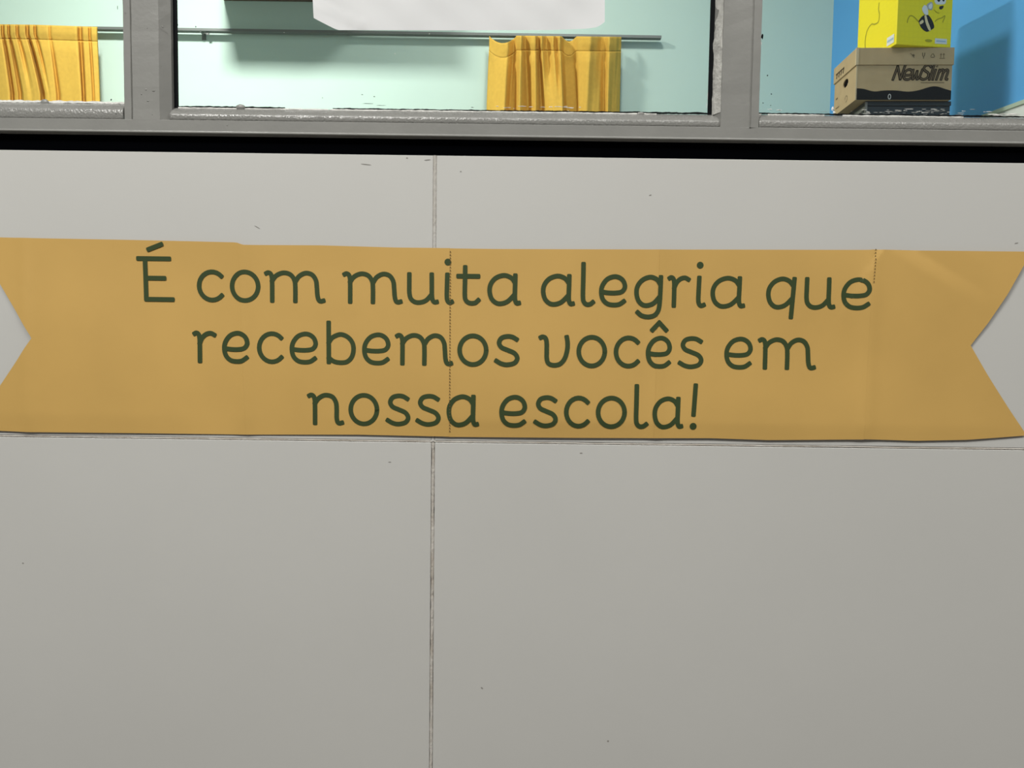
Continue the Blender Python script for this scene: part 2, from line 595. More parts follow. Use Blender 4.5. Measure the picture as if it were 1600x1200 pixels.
rnd = random.Random(12)
sp = [(rnd.gauss(1425, 55), 175.5 + rnd.uniform(-5, 4), rnd.uniform(2, 9), rnd.uniform(0.25, 0.7)) for _ in range(50)]
sp += [(rnd.uniform(1535, 1600), rnd.uniform(177, 181), rnd.uniform(4, 12), rnd.uniform(0.6, 1.6)) for _ in range(8)]
sp += [(1301, 170, 2.6, 4), (1303, 176, 3, 2.4), (1112, 20, 1.6, 5), (1113, 62, 1, 8), (1109, 110, 0.9, 12), (1106, 150, 0.9, 9), (1104, 165, 0.8, 6), (1189, 68, 1.2, 3),
       (1203, 171, 5, 0.8), (1218, 172, 6, 0.8)]
sp += [(rnd.uniform(775, 910), 167 + rnd.uniform(-1.5, 3), rnd.uniform(2, 9), rnd.uniform(0.4, 0.9)) for _ in range(16)]
sp += [(324, 53, 1.0, 1.0), (617, 84, 1.6, 0.8), (444, 51, 1.2, 0.8), (671, 53, 1, 1), (888, 174, 1.4, 1.6)]
flakes('paint_flakes', sp, 'putty')
sp = [(174, 156, 1.6, 1.6), (1199, 118, 1.4, 1.6), (1205, 147, 1.2, 1.2), (1192, 161, 1.2, 1.0), (1204, 165, 0.9, 0.9), (1191, 58, 2.0, 5),
      (278, 39, 0.7, 2.0), (566, 148, 2, 0.7), (585, 151, 2, 0.7), (575, 162, 11, 0.5), (597, 165, 9, 0.5), (738, 168, 3, 0.6), (504, 153, 0.8, 0.8),
      (184, 12, 0.5, 4), (1190, 190, 2.2, 3.0), (306, 42, 1.0, 1.6)]
flakes('dirt_specks', sp, 'gasket')


def dome(name, px, py, Y, r, m, parent, sx=1.0, sz=1.0):
    bm = bmesh.new()
    bmesh.ops.create_uvsphere(bm, u_segments=14, v_segments=8, radius=r)
    me = bpy.data.meshes.new(name)
    bm.to_mesh(me)
    bm.free()
    me.materials.append(MT[m])
    for p in me.polygons:
        p.use_smooth = True
    o = bpy.data.objects.new(name, me)
    c = at(px, py, Y)
    o.location = c
    o.scale = (sx, 0.6, sz)
    o.parent = parent
    C.objects.link(o)
    return o


dome('paint_drip', 70, 160, YG - 0.002, 0.0030, 'frame', win, 1.3, 1.0)
dome('paint_drip', 376, 167.5, YG - 0.002, 0.0030, 'frame', win, 1.5, 0.9)
dome('paint_drip', 1001, 178, YG - 0.002, 0.0024, 'frame', win, 1.5, 0.8)
for (px, py, r, sx, sz) in ((240, 142, 0.0016, 1.6, 0.7), (228, 140, 0.0012, 1.4, 1), (221, 147, 0.0011, 0.9, 1.4), (231, 158, 0.0011, 1.8, 0.6), (254, 42, 0.0012, 1, 1.2), (195, 19, 0.0006, 1, 1),
                            (230, 44, 0.0006, 1, 1), (252, 104, 0.0006, 1, 1), (355, 196, 0.0008, 1.6, 0.8), (181, 177, 0.0007, 1.4, 0.8), (238, 179, 0.0007, 1, 1)):
    dome('paint_blob', px, py, YF, r * 0.6, 'bead', win, sx, sz)

# ------------------------------------------------------------------ paper on the glass
pap = []
nx, ny = 70, 40
bot = [(486, 24), (490, 28), (507, 37), (527, 47), (700, 47.5), (860, 47), (915, 45), (932, 42.5), (941, 38), (945, 34)]
V, F = [], []
for j in range(ny + 1):
    t = j / ny
    for i in range(nx + 1):
        px = lerp(484 + 6 * min(1, t * 1.0) ** 3, 945, (i / nx))
        py = lerp(-296, poly_at(bot, px), t)
        # ripples and a turned-up corner
        dv = 0.0011 + 0.00028 * math.sin(px * 0.031 + py * 0.05) + 0.00022 * math.sin(px * 0.083 - py * 0.11 + 1.0)
        dcrease = (px - 500) * 0.40 - (py - 12)           # fold line across the lower left corner
        if abs(dcrease) < 6 and px < 570:
            dv += 0.0016 * (1 - abs(dcrease) / 6)
        dcorner = max(0.0, ((px - 895) + (py - 10) * 1.2) / 70)
        dv += 0.0016 * dcorner ** 2
        c2 = max(0.0, (520 - px + (py - 20) * 0.9) / 60)
        dv += 0.0014 * c2
        p = at(px, py, YG - dv)
        V.append(tuple(p))
for j in range(ny):
    for i in range(nx):
        a = j * (nx + 1) + i
        F.append((a, a + nx + 1, a + nx + 2, a + 1))
o = mesh_obj('paper_sheet', V, F, 'backlit', None, True)
tag(o, 'blank white paper sheet stuck to the outside of the middle window pane', 'paper')

# ------------------------------------------------------------------ banner
YB = YW - 0.0012


def und(x, z):
    """how far the paper stands off the wall, in metres"""
    zz = z - z_seam
    v = 0.0013 * math.sin(7.5 * x + 3.0 * zz + 0.6) * math.sin(16 * zz + 2.2 * x + 0.4)
    v += 0.0008 * math.sin(14 * x - 9 * zz + 1.9) + 0.0006 * math.sin(38 * zz + 5.0 * x)
    v += 0.00018 * math.sin(31 * x + 24 * zz)
    v += 0.0016
    for (xc, am, wd) in JOINTS:
        d = (x - xc) / wd
        v += am * math.exp(-d * d)
    # dog-ear fold near the upper right end
    s = (x - FOLD0.x) * FN[0] + (z - FOLD0.z) * FN[1]
    al = (x - FOLD0.x) * FD[0] + (z - FOLD0.z) * FD[1]
    wgt = max(0.0, min(1.0, 1.25 - max(0.0, al) / 0.075)) * (1 if al > -0.03 else 0)
    v += wgt * 0.0024 * min(1.0, abs(s) / (0.013 if s > 0 else 0.022)) * math.exp(-abs(s) / 0.035)
    v *= max(0.35, min(1.0, 0.35 + (zz - 0.002) / 0.030))
    return max(v, 0.0001)


def jx(px, py=540):
    return at(px, py, YB).x


FOLD0 = at(1430, 392, YB)
FOLD1 = at(1535, 456, YB)
FD = Vector((FOLD1.x - FOLD0.x, FOLD1.z - FOLD0.z)).normalized()
FN = (FD[1], -FD[0])            # towards the lower left
JOINTS = [(jx(42), 0.0010, 0.006), (jx(382), 0.0013, 0.008), (jx(703), 0.0005, 0.004), (jx(1026), 0.0010, 0.007), (jx(1356), 0.0014, 0.009)]

top_b = [(-60, 370), (0, 371), (45, 372), (200, 375), (370, 379), (381, 383), (500, 383.5), (620, 387), (703, 388), (780, 389), (900, 389.5), (1030, 390), (1150, 390), (1364, 390.5), (1440, 392), (1620, 394)]
bot_b = [(-60, 672), (0, 673), (45, 675), (200, 676.5), (384, 679), (560, 679), (700, 682), (900, 683.5), (1022, 684), (1110, 684), (1200, 687), (1348, 686), (1430, 688.5), (1510, 687), (1560, 683.5), (1620, 679)]


def edge(pts):
    return lambda t: poly_at(pts, t)


left_end = edge([(0, -42), (0.235, 0), (0.515, 52), (0.775, 0), (1, -42)])
right_end = edge([(0, 1608), (0.05, 1600), (0.23, 1571), (0.38, 1542), (0.50, 1515), (0.66, 1542), (0.845, 1575), (0.97, 1598), (1.0, 1603)])
lines = [left_end, edge([(0, 373), (1, 385)]), edge([(0, 703), (1, 702)]), edge([(0, 1030), (1, 1021)]), edge([(0, 1364), (0.3, 1358), (1, 1348)]), right_end]
ban = tag(empty('banner', (at(760, 680, YB).x, YB, at(760, 684, YB).z)), 'mustard yellow swallow-tailed paper banner with dark green writing taped to the white wall', 'banner')
bloc = Vector(ban.location)
for k in range(5):
    nxs, nys = 72, 60
    V, F = [], []
    off = (0.0, 0.0002, 0.0, 0.0002, 0.0)[k]
    for j in range(nys + 1):
        t = j / nys
        x0, x1 = lines[k](t), lines[k + 1](t)
        if k < 4:
            x1 += 5 if k % 2 == 0 else 0
        if k > 0:
            x0 -= 5 if k % 2 == 0 else 0
        for i in range(nxs + 1):
            px = lerp(x0, x1, i / nxs)
            py = lerp(poly_at(top_b, px), poly_at(bot_b, px), t)
            if k in (2, 3):
                py += 0.4
            p = at(px, py, YB)
            y = YB - und(p.x, p.z) - off
            V.append((p.x - bloc.x, y - bloc.y, p.z - bloc.z))
    for j in range(nys):
        for i in range(nxs):
            a = j * (nxs + 1) + i
            F.append((a, a + nxs + 1, a + nxs + 2, a + 1))
    o = mesh_obj('paper_page', V, F, 'banner', ban, True)

HW = 3.72
E_ = lambda *p: ('c', list(p))
L_ = lambda *p: ('l', list(p))


def ell(cx, cy, rx, ry, a0, a1, n=22):
    return ('p', [(cx + rx * math.cos(math.radians(lerp(a0, a1, i / n))), cy + ry * math.sin(math.radians(lerp(a0, a1, i / n)))) for i in range(n + 1)])


hook = lambda x: E_((x - 9, 42.6), (x - 6, 43.9), (x - 2.4, 42.2), (x - 0.4, 37), (x, 28), (x, 0))
GL = {
    'É': [L_((0, 63.3), (48, 63.3)), L_((10.4, 63), (11.6, 0.5)), L_((11, 33), (40, 33)), L_((11.6, 0), (52.5, 0)), L_((16.5, 77.5), (36.5, 85.5))],
    'c': [ell(20.5, 22, 20.5, 22, 44, 318)],
    'o': [ell(20, 22, 20, 22.3, 0, 360, 40)],
    'e': [E_((2.2, 20), (12, 18.8), (24, 18.8), (34, 21), (38.6, 28), (36.2, 37), (29, 42.8), (20, 44), (9.5, 40), (2, 30.5), (0, 20), (2.6, 9), (10, 2), (20, 0), (30, 1.2), (37.5, 6))],
    's': [E_((34.5, 39.5), (27, 43.2), (18, 44), (8.5, 41.3), (4.4, 34), (8.5, 27), (19, 22.8), (31, 18), (36, 10.5), (31.5, 3), (19, 0), (8.5, 1.6), (0, 5.8))],
    'n': [hook(9), E_((9, 31), (15, 39), (25, 43.8), (36, 41.5), (41.8, 33), (43, 22), (43, 9), (44.5, 2), (47.6, 0.3), (51.4, 1.2))],
    'm': [hook(9), E_((9, 31), (15, 39), (26, 43.8), (37, 41.5), (43.5, 33), (45, 22), (45, 0)), E_((45, 30), (51, 38.8), (61, 43.8), (71, 41.5), (77, 33), (78.5, 22), (79.5, 9), (81.5, 2), (84.8, 0.2), (88.8, 1.1))],
    'r': [hook(9), E_((9, 28), (13, 36), (20, 41.8), (28, 43.6), (34.5, 41))],
    'u': [E_((0, 44), (0, 30), (0.2, 15), (2.5, 6), (9, 0.8), (18, 0.3), (27, 4), (35, 13)), E_((35, 44), (35.2, 28), (35.4, 12), (36.5, 4.5), (39.5, 0.9), (43.3, 1.3))],
    'i': [E_((1.2, 44), (0.8, 28), (0.6, 10), (2, 3), (5.2, 0.4), (9, 1.8)), ('d', 1.9, 63.5, 5.3)],
    't': [E_((10.4, 56), (10.3, 36), (10.2, 12), (12.2, 4), (18, 0.2), (26, 0.6), (31.2, 5)), L_((0, 42), (30.6, 42))],
    'a': [E_((39.5, 33), (33.5, 40.5), (22.5, 44), (10, 40), (2.2, 31), (0, 20), (3, 8), (10.5, 1), (19, 0), (29, 3.8), (39, 14)), E_((40.2, 44), (40, 28), (39.8, 10), (41, 3.6), (43.1, 0.9), (46.4, 1.3))],
    'l': [E_((0, 63), (0, 40), (0, 12), (1.8, 3.8), (6.2, 0.3), (11.5, 0.8), (15.7, 4))],
    'g': [E_((37, 33), (31.5, 40.5), (21.5, 44), (10, 40), (2.2, 31), (0, 20), (3, 8), (10, 1), (18.5, 0), (28, 4), (36.8, 14)), E_((38, 44), (37.7, 25), (37, 5), (35, -8), (29, -15.5), (19, -18), (9, -16), (2.5, -11))],
    'q': [E_((38.5, 33), (32, 40.5), (21.5, 44), (10, 40), (2.2, 31), (0, 20), (3, 8), (10, 1), (18.5, 0), (28, 4), (37.5, 14)), L_((39.7, 44), (36.6, -15.5))],
    'b': [L_((0, 62), (0.6, 0.6)), E_((0.4, 31), (6, 39), (18, 44), (29, 40.5), (36.5, 32), (38.7, 21), (36, 9), (28.5, 1.5), (18, 0), (8, 2), (0.6, 7.5))],
    'v': [E_((0, 42.8), (3, 44), (7.5, 42), (9.4, 35), (9.7, 22), (9.9, 11), (12.5, 3), (21, 0), (31, 2.4), (38, 11), (41.6, 24), (42, 35), (40.6, 44))],
    '!': [L_((4.2, 65), (2.2, 19.5)), ('d', 2.2, 1.4, 5.4)],
}
GL['ê'] = GL['e'] + [L_((6.6, 56.5), (18.6, 68)), L_((18.6, 68), (31.5, 56.5))]

TXT = [
    (lambda x: 472.4 + 0.0125 * (x - 330), [('É', 213.9, 273.9), ('c', 308, 350.7), ('o', 359.5, 407.5), ('m', 412.8, 509.3), ('m', 534.7, 629.9), ('u', 636, 686.7), ('i', 694.5, 710.2),
        ('t', 712.5, 751.5), ('a', 761.3, 814.7), ('a', 844.8, 898.7), ('l', 906.7, 929.9), ('e', 935.2, 979.2), ('g', 990, 1034.7), ('r', 1041, 1078), ('i', 1086.5, 1103),
        ('a', 1109, 1164.5), ('q', 1196, 1243.2), ('u', 1255.5, 1305.3), ('e', 1313, 1359)]),
    (lambda x: 567.6 + 0.0117 * (x - 313), [('r', 301.3, 339.5), ('e', 347.5, 391.2), ('c', 401.9, 444), ('e', 452.8, 497.3), ('b', 510, 556.5), ('e', 566, 610.7), ('m', 617, 709), ('o', 714.7, 763.5),
        ('s', 772, 812), ('v', 840.5, 890), ('o', 900, 948), ('c', 958, 999.5), ('ê', 1008, 1049), ('s', 1058, 1098.7), ('e', 1130.7, 1175.5), ('m', 1182.7, 1275.5)]),
    (lambda x: 664.6 + 0.0104 * (x - 500), [('n', 480, 538.7), ('o', 544.8, 593.3), ('s', 602.7, 642), ('s', 649.3, 689.3), ('a', 698, 749.3), ('e', 780, 823.5), ('s', 833, 871.5), ('c', 880.5, 921.3),
        ('o', 930, 978.7), ('l', 989.3, 1012.8), ('a', 1018, 1067.5), ('!', 1076.8, 1088.5)]),
]


START = []       # first vertex of each stroke of the last character


def strokes_mesh(ch, hw, fx, fz, sx_hw):
    """mesh of one character: fx, fz map glyph units to metres; returns 2D verts and faces in metres"""
    V, F = [], []
    START.clear()
    for st in GL[ch]:
        START.append(len(V))
        if st[0] == 'd':
            disc(fx(st[1]), fz(st[2]), st[3] * sx_hw, V, F, 22)
            continue
        pts = st[1]
        if st[0] == 'c':
            pts = catmull(pts, 6)
        elif st[0] == 'l':
            (xa, ya_), (xb, yb_) = pts
            pts = [(lerp(xa, xb, i / 12), lerp(ya_, yb_, i / 12)) for i in range(13)]
        ribbon([(fx(a), fz(b)) for a, b in pts], hw, V, F)
    return V, F


def glyph_range(ch):
    xs_ = []
    for st in GL[ch]:
        if st[0] == 'd':
            xs_ += [st[1] - (st[3] - HW), st[1] + (st[3] - HW)]
        else:
            pts = catmull(st[1], 6) if st[0] == 'c' else st[1]
            xs_ += [p[0] for p in pts]
    return min(xs_), max(xs_)


for base, row in TXT:
    for ch, l, r in row:
        mid = 0.5 * (l + r)
        by = base(mid)
        xa, xb = at(l, base(l) - 24, YB).x, at(r, base(r) - 24, YB).x
        zb = at(mid, by, YB).z
        su = (at(mid, by - 52, YB).z - zb) / 52.0
        hw = HW * su
        g0, g1 = glyph_range(ch)
        kx = ((xb - hw) - (xa + hw)) / (g1 - g0)
        V, F = strokes_mesh(ch, hw * 0.955, lambda u: xa + hw + (u - g0) * kx, lambda v: zb + (v + HW) * su, su)
        P = [(x - bloc.x, YB - und(x, z) - 0.0005 - 0.00004 * sum(1 for q in START if q <= n_) - bloc.y, z - bloc.z) for n_, (x, z) in enumerate(V)]
        mesh_obj('letter', P, F, 'letter', ban)

# perforations along two of the page edges
V, F = [], []
for (fn, t0, t1) in ((lines[2], 0.02, 0.97), (lines[4], 0.0, 0.17)):
    n = int(58 * (t1 - t0) / 0.95) + 1
    for i in range(n):
        t = lerp(t0, t1, i / max(1, n - 1))
        px = fn(t) + (1.0 if fn is lines[2] else 1.5)
        py = lerp(poly_at(top_b, px), poly_at(bot_b, px), t)
        p = at(px, py, YB)
        Q, f = [], []
        disc(0, 0, 0.00055, Q, f, 8, 0.0007)
        b = len(V)
        V += [(p.x + a - bloc.x, YB - und(p.x, p.z) - 0.0008 - bloc.y, p.z + c - bloc.z) for a, c in Q]
        F += [tuple(q + b for q in ff) for ff in f]
o = mesh_obj('perforation_holes', V, F, 'perf', ban)
o['kind'] = 'stuff'

# ------------------------------------------------------------------ curtain rod and curtains on the back wall
YR = ROOM_Y - 0.040
r0, r1 = at(150, 44.5, YR), at(1033, 58.5, YR)
dr = (r1 - r0) / (r1.x - r0.x)
rod = tag(empty('curtain_rod', (r0.x, YR, r0.z)), 'thin grey curtain rail fixed along the mint green wall', 'curtain rail')
a_, b_ = r0 + dr * (-1.5), r1
V = []
for p in (a_, b_):
    for (yy, zz) in ((-0.010, -0.0065), (-0.010, 0.0055), (-0.008, 0.0068), (0.021, 0.0068), (0.021, -0.0065)):
        V.append((p.x - r0.x, yy, p.z + zz - r0.z))
F = [(k, (k + 1) % 5, 5 + (k + 1) % 5, 5 + k) for k in range(5)] + [(4, 3, 2, 1, 0), (5, 6, 7, 8, 9)]
mesh_obj('rail', V, F, 'steel', rod)
for px in (314, 930, -300):
    c = at(px, 50, YR)
    z = r0.z + (c.x - r0.x) * dr.z
    x0 = c.x - r0.x
    zz = z - r0.z
    br = box('bracket', x0 - 0.004, x0 + 0.004, -0.006, ROOM_Y - YR, zz - 0.012, zz - 0.004, 'steel', rod)
    box('wall_plate', x0 - 0.010, x0 + 0.010, ROOM_Y - YR - 0.004, ROOM_Y - YR, zz - 0.034, zz + 0.012, 'steel', br)
    box('screw_hook', x0 + 0.026, x0 + 0.040, 0.0, 0.008, zz - 0.022, zz - 0.012, 'steel', br)


def curtain(name, ctrl, top_fn, label):
    """ctrl rows: (pixel x at the heading, stand-off cm, pixel x lower down, stand-off cm)"""
    c0 = at(ctrl[0][0], 60, YR)
    zb = 1.05
    root = tag(empty(name, (at(0.5 * (ctrl[0][0] + ctrl[-1][0]), 60, YR).x, YR, zb)), label, 'curtain', 'mustard curtains on the rail')
    org = Vector(root.location)
    cols = []
    sub = 6
    for i in range(len(ctrl) - 1):
        for k in range(sub):
            t = k / sub
            ts = t * t * (3 - 2 * t) * 0.55 + t * 0.45
            cols.append(tuple([lerp(ctrl[i][0], ctrl[i + 1][0], t), lerp(ctrl[i][1], ctrl[i + 1][1], ts),
                               lerp(ctrl[i][2], ctrl[i + 1][2], t), lerp(ctrl[i][3], ctrl[i + 1][3], ts)]))
    cols.append(ctrl[-1])
    rows = [0, 3, 8, 14, 19, 21.5, 24, 30, 40, 52, 66, 82, 100, 120, 180, 260, 400]
    head = [r for r in rows if r <= 21.5]
    body = [r for r in rows if r >= 21.5]

    def build(nm, rws, m, par):
        V, F = [], []
        nc = len(cols)
        for r in rws:
            t = min(1.0, max(0.0, (r - 16) / 85.0)) ** 0.8
            for (xt, dt, xb, db) in cols:
                px = lerp(xt, xb, t) + (0.02 * (r - 100) * (1 if xb > 800 else 0) * 0)
                d = lerp(dt, db, t)
                if 19 <= r <= 24:
                    d = lerp(d, 4.0, 0.28) - 0.35
                elif r < 19:
                    d = lerp(d, 4.0, 0.12)
                y = YR - 0.0145 - (d - 1.0) * 0.0195
                tp = at(px, top_fn(px), y)
                z = tp.z - r * YR / FPX
                if r == rws[-1] and r > 100:
                    z = zb
                x = at(px, 100, y).x
                V.append((x - org.x, y - org.y, z - org.z))
        for j in range(len(rws) - 1):
            for i in range(nc - 1):
                a = j * nc + i
                F.append((a, a + nc, a + nc + 1, a + 1))
        o = mesh_obj(nm, V, F, m, par, True)
        sd = o.modifiers.new('thickness', 'SOLIDIFY')
        sd.thickness = 0.0018
        return o
    build('cloth', body, 'curtain', root)
    build('heading', head, 'curtain', root)
    return root


cl = [(-135, 3, -135, 3), (-118, 5, -118, 5), (-104, 2.5, -106, 2.5), (-80, 5, -85, 5), (-62, 2.5, -66, 2.5), (-40, 5, -40, 5), (-26, 3, -30, 3), (-12, 4.6, -8, 4.6), (2, 4.8, 14, 5),
      (5.5, 2.2, 18, 1.8), (9, 4.6, 22, 4.0), (12, 4.6, 26, 4.2), (14.5, 2.2, 31, 2.4), (18, 4.6, 36, 4.8), (25, 4.8, 42, 5.0), (28, 2.6, 48, 5.0), (32, 4.6, 54, 5.2), (40, 4.8, 61, 5.4), (44, 1.8, 66, 1.6),
      (48, 4.8, 70, 5.0), (53, 4.8, 73, 5.2), (56, 2.6, 76, 5.3), (60, 5.0, 79, 5.3), (76, 5.2, 86, 5.2), (79, 4.4, 90, 3.4), (82, 4.9, 95, 4.7), (100, 4.9, 110, 4.8), (121, 5.2, 126, 5.2), (126.5, 2.0, 130, 1.8),
      (131, 4.8, 134, 4.8), (138, 4.9, 142, 4.9), (141.5, 3.4, 146, 3.8), (144, 4.9, 148, 4.6), (152, 4.6, 154.5, 4.0), (153.5, 3, 155.5, 2)]
curtain('curtain', cl, lambda x: 38.5 + 0.022 * max(0, x - 55) + 0.0125 * (x - 50), 'mustard curtain gathered on the rail, cut by the end of the window')
cr = [(764, 1.2, 761, 1.4), (778, 3.0, 774, 4.0), (793, 5.2, 789, 6.2), (803, 1.6, 797, 1.8), (806, 3.4, 804, 2.0), (814, 6.4, 813, 6.2), (820, 2.0, 826, 1.8), (830, 5.2, 833, 4.2), (836, 5.6, 838, 5.6),
      (840, 2.0, 847, 1.6), (846, 5.8, 852, 3.6), (853, 1.6, 862, 5.2), (864, 5.2, 872, 5.8), (868, 3.0, 876, 6.2), (874, 6.0, 880, 6.6), (881, 1.2, 887, 1.0), (893, 1.2, 902, 1.3), (904, 3.6, 906, 4.4),
      (922, 6.4, 918, 5.8), (931, 4.6, 927, 5.0), (939, 2.6, 937, 4.6), (943, 2.4, 944, 2.4), (951, 5.4, 951, 4.6), (962, 3.6, 958, 3.0), (967, 1.6, 963, 2.6), (970, 1.0, 970, 1.2)]


def top_right(x):
    y = 55.5 + 0.0125 * (x - 800)
    if x < 806:
        u = (x - 764) / 42.0
        y += 1.0 + 11 * math.sin(math.pi * max(0, min(1, u))) ** 0.8
    if 877 < x < 900:
        u = (x - 877) / 23.0
        y += 8 * math.sin(math.pi * u)
    return y


curtain('curtain', cr, top_right, 'mustard curtain with bunched folds near the free end of the rail')

# cupboard high on the back wall: only its underside edge shows
cb0, cb1 = at(350, 1.5, ROOM_Y), at(610, 1.5, ROOM_Y)
wc = tag(empty('wall_cupboard', (cb0.x, ROOM_Y, cb0.z)), 'brown cupboard high on the mint wall, only its lower edge showing beside the paper', 'cupboard')
wdt = cb1.x - cb0.x
bevel(box('body', 0, wdt, -0.42, 0, 0, 0.55, 'brown_wood', wc), 0.003)
for k in range(2):
    d_ = box('door', 0.005 + k * wdt / 2, (k + 1) * wdt / 2 - 0.005, -0.438, -0.421, 0.01, 0.54, 'brown_wood', wc, 0.002)
    box('knob', wdt / 2 - 0.05 + k * 0.08, wdt / 2 - 0.03 + k * 0.08, -0.455, -0.438, 0.08, 0.10, 'steel', d_, 0.003)

# ------------------------------------------------------------------ boxes by the blue wall
YBX = 2.85                     # front of the archive box
YAW = math.radians(-2.5)       # its left end turned a little towards us
f0 = at(1336.5, 156, YBX)      # lower left front corner
f1 = at(1482, 156, YBX)
BW = (f1.x - f0.x) / math.cos(YAW)
BD = 0.212
z_lid = at(1337, 75, YBX).z
BH = z_lid - f0.z
LH = 0.061
ab = tag(empty('archive_box', f0, YAW), 'brown cardboard archive box with lid and black printed wave, on the dark cabinet', 'box')
bh = BH - 0.004
# body: left end has a hand hole, so it is built ring by ring
V, F = [], []
hc = (BD * 0.47, bh * 0.505)          # hole centre on the left end (y, z)
ra, rb = 0.025, 0.015
N = 32
ring_o, ring_i, ring_in = [], [], []
for k in range(N):
    a = 2 * math.pi * (k + 0.5) / N
    cy, cz = math.cos(a), math.sin(a)
    ring_i.append((0.0, hc[0] + ra * cy, hc[1] + rb * cz))
    ring_in.append((0.004, hc[0] + ra * cy, hc[1] + rb * cz))
    ty = ((BD - hc[0]) if cy > 0 else hc[0]) / max(1e-9, abs(cy))
    tz = ((bh - hc[1]) if cz > 0 else hc[1]) / max(1e-9, abs(cz))
    t = min(ty, tz)
    ring_o.append((0.0, hc[0] + t * cy, hc[1] + t * cz))
V += ring_o + ring_i + ring_in
for k in range(N):
    k2 = (k + 1) % N
    F.append((k, N + k, N + k2, k2))
    F.append((N + k, 2 * N + k, 2 * N + k2, N + k2))
b = len(V)
V += [(0, 0, 0), (BW, 0, 0), (BW, BD, 0), (0, BD, 0), (0, 0, bh), (BW, 0, bh), (BW, BD, bh), (0, BD, bh)]
F += [(b, b + 3, b + 2, b + 1), (b + 4, b + 5, b + 6, b + 7), (b, b + 1, b + 5, b + 4), (b + 1, b + 2, b + 6, b + 5), (b + 2, b + 3, b + 7, b + 6)]
# small corner fillers of the left end
for (yy, zz) in ((0, 0), (BD, 0), (BD, bh), (0, bh)):
    near = sorted(range(N), key=lambda q: (ring_o[q][1] - yy) ** 2 + (ring_o[q][2] - zz) ** 2)[:2]
    s = len(V)
    V.append((0, yy, zz))
    F.append((s, near[0], near[1]))
mesh_obj('body', V, F, 'card', ab)
box('corner_edge', -0.0008, 0.0035, -0.0006, 0.001, 0, bh, 'card_edge', ab)
box('inner_papers', 0.007, 0.12, BD * 0.12, BD * 0.47, 0.01, bh * 0.50, 'sheet', ab)
e = 0.004
lid = box('lid', -e, BW + e, -e, BD + e, BH - LH, BH, 'card', ab, 0.0015)
box('lid_edge', -e - 0.0006, 0.0045, -e - 0.0008, 0.001, BH - LH, BH, 'card_edge', lid)


def decal(name, V2, F, m, parent, origin=(0, 0, 0), off=0.0006):
    """flat print on a front face (x, z)"""
    return mesh_obj(name, [(origin[0] + x, origin[1] - off, origin[2] + z) for x, z in V2], F, m, parent)


# printed wave along the foot
zw = bh * 0.27
V, F = [], []
nw = 60
wave = [(0, 0.045), (0.08, 0.043), (0.19, 0.034), (0.30, 0.037), (0.42, 0.037), (0.55, 0.033), (0.66, 0.038), (0.78, 0.050), (0.85, 0.051), (0.93, 0.043), (1.0, 0.036)]
for i in range(nw + 1):
    t = i / nw
    cm = catmull([(a * BW, c) for a, c in wave], 10)
    z = poly_at(cm, t * BW)
    V += [(t * BW, 0.0), (t * BW, z - 0.004)]
    if i:
        F.append((2 * i - 2, 2 * i, 2 * i + 1, 2 * i - 1))
decal('wave_print', V, F, 'ink_black', ab)
V, F = [], []
ribbon([(0.356 * BW + 0.0045 * math.cos(t * 0.3), 0.011 + 0.0085 * math.sin(t * 0.3)) for t in range(22)], 0.0014, V, F)
decal('ring_print', V, F, 'pale', ab, off=0.0011)

GL['N'] = [L_((0, 0), (8, 58)), L_((8, 58), (30, 2)), L_((30, 2), (38, 62))]
GL['w'] = [E_((0, 42), (3, 20), (8, 1), (16, 12), (22, 36)), E_((22, 36), (25, 14), (31, 1), (41, 14), (47, 43))]
GL['S'] = [E_((42, 55), (33, 62), (20, 63), (8, 56), (8, 44), (20, 36), (34, 28), (38, 14), (28, 3), (12, 0), (0, 6))]
GL['L'] = [L_((0, 0), (5, 66))]
GL['I'] = [L_((0, 0), (3.5, 42)), ('d', 6, 58, 6)]
GL['M'] = [L_((0, 0), (5, 42)), E_((4, 30), (14, 42), (22, 40), (23, 28), (20, 0)), E_((23, 28), (33, 42), (41, 39), (42, 28), (40, 4), (46, 0))]
word = [('N', 0, 48), ('e', 52, 40), ('w', 95, 48), ('S', 143, 42), ('L', 191, 8), ('I', 208, 10), ('M', 227, 56)]
W0, W1 = 0.385 * BW, 0.955 * BW
sw = (W1 - W0) / 285.0
zt0 = bh * 0.40
for (m_, hw_, off_, nm) in (('ink', 0.0050, 0.0007, 'logo_letter'), ('ink_soft', 0.0011, 0.0011, 'logo_inner')):
    for i, (ch, x0, wd) in enumerate(word):
        g0, g1 = glyph_range(ch)
        kx = wd / (g1 - g0) * sw
        V, F = strokes_mesh(ch, hw_, lambda u: W0 + x0 * sw + (u - g0) * kx, lambda v: zt0 + v * sw * 1.18, sw)
        V = [(x + (z - zt0) * 0.18, z) for x, z in V]
        decal(nm, V, F, m_, ab, off=off_)
V, F = [], []
ribbon([(0.68 * BW, zt0 - 0.011), (0.92 * BW, zt0 - 0.011)], 0.0011, V, F)
decal('fine_print', V, F, 'ink_soft', ab)
# handling symbols on the lid
zi = BH - 0.030


def lid_icon(V, F):
    decal('handling_symbol', V, F, 'ink_soft', lid, (0, -e, 0))


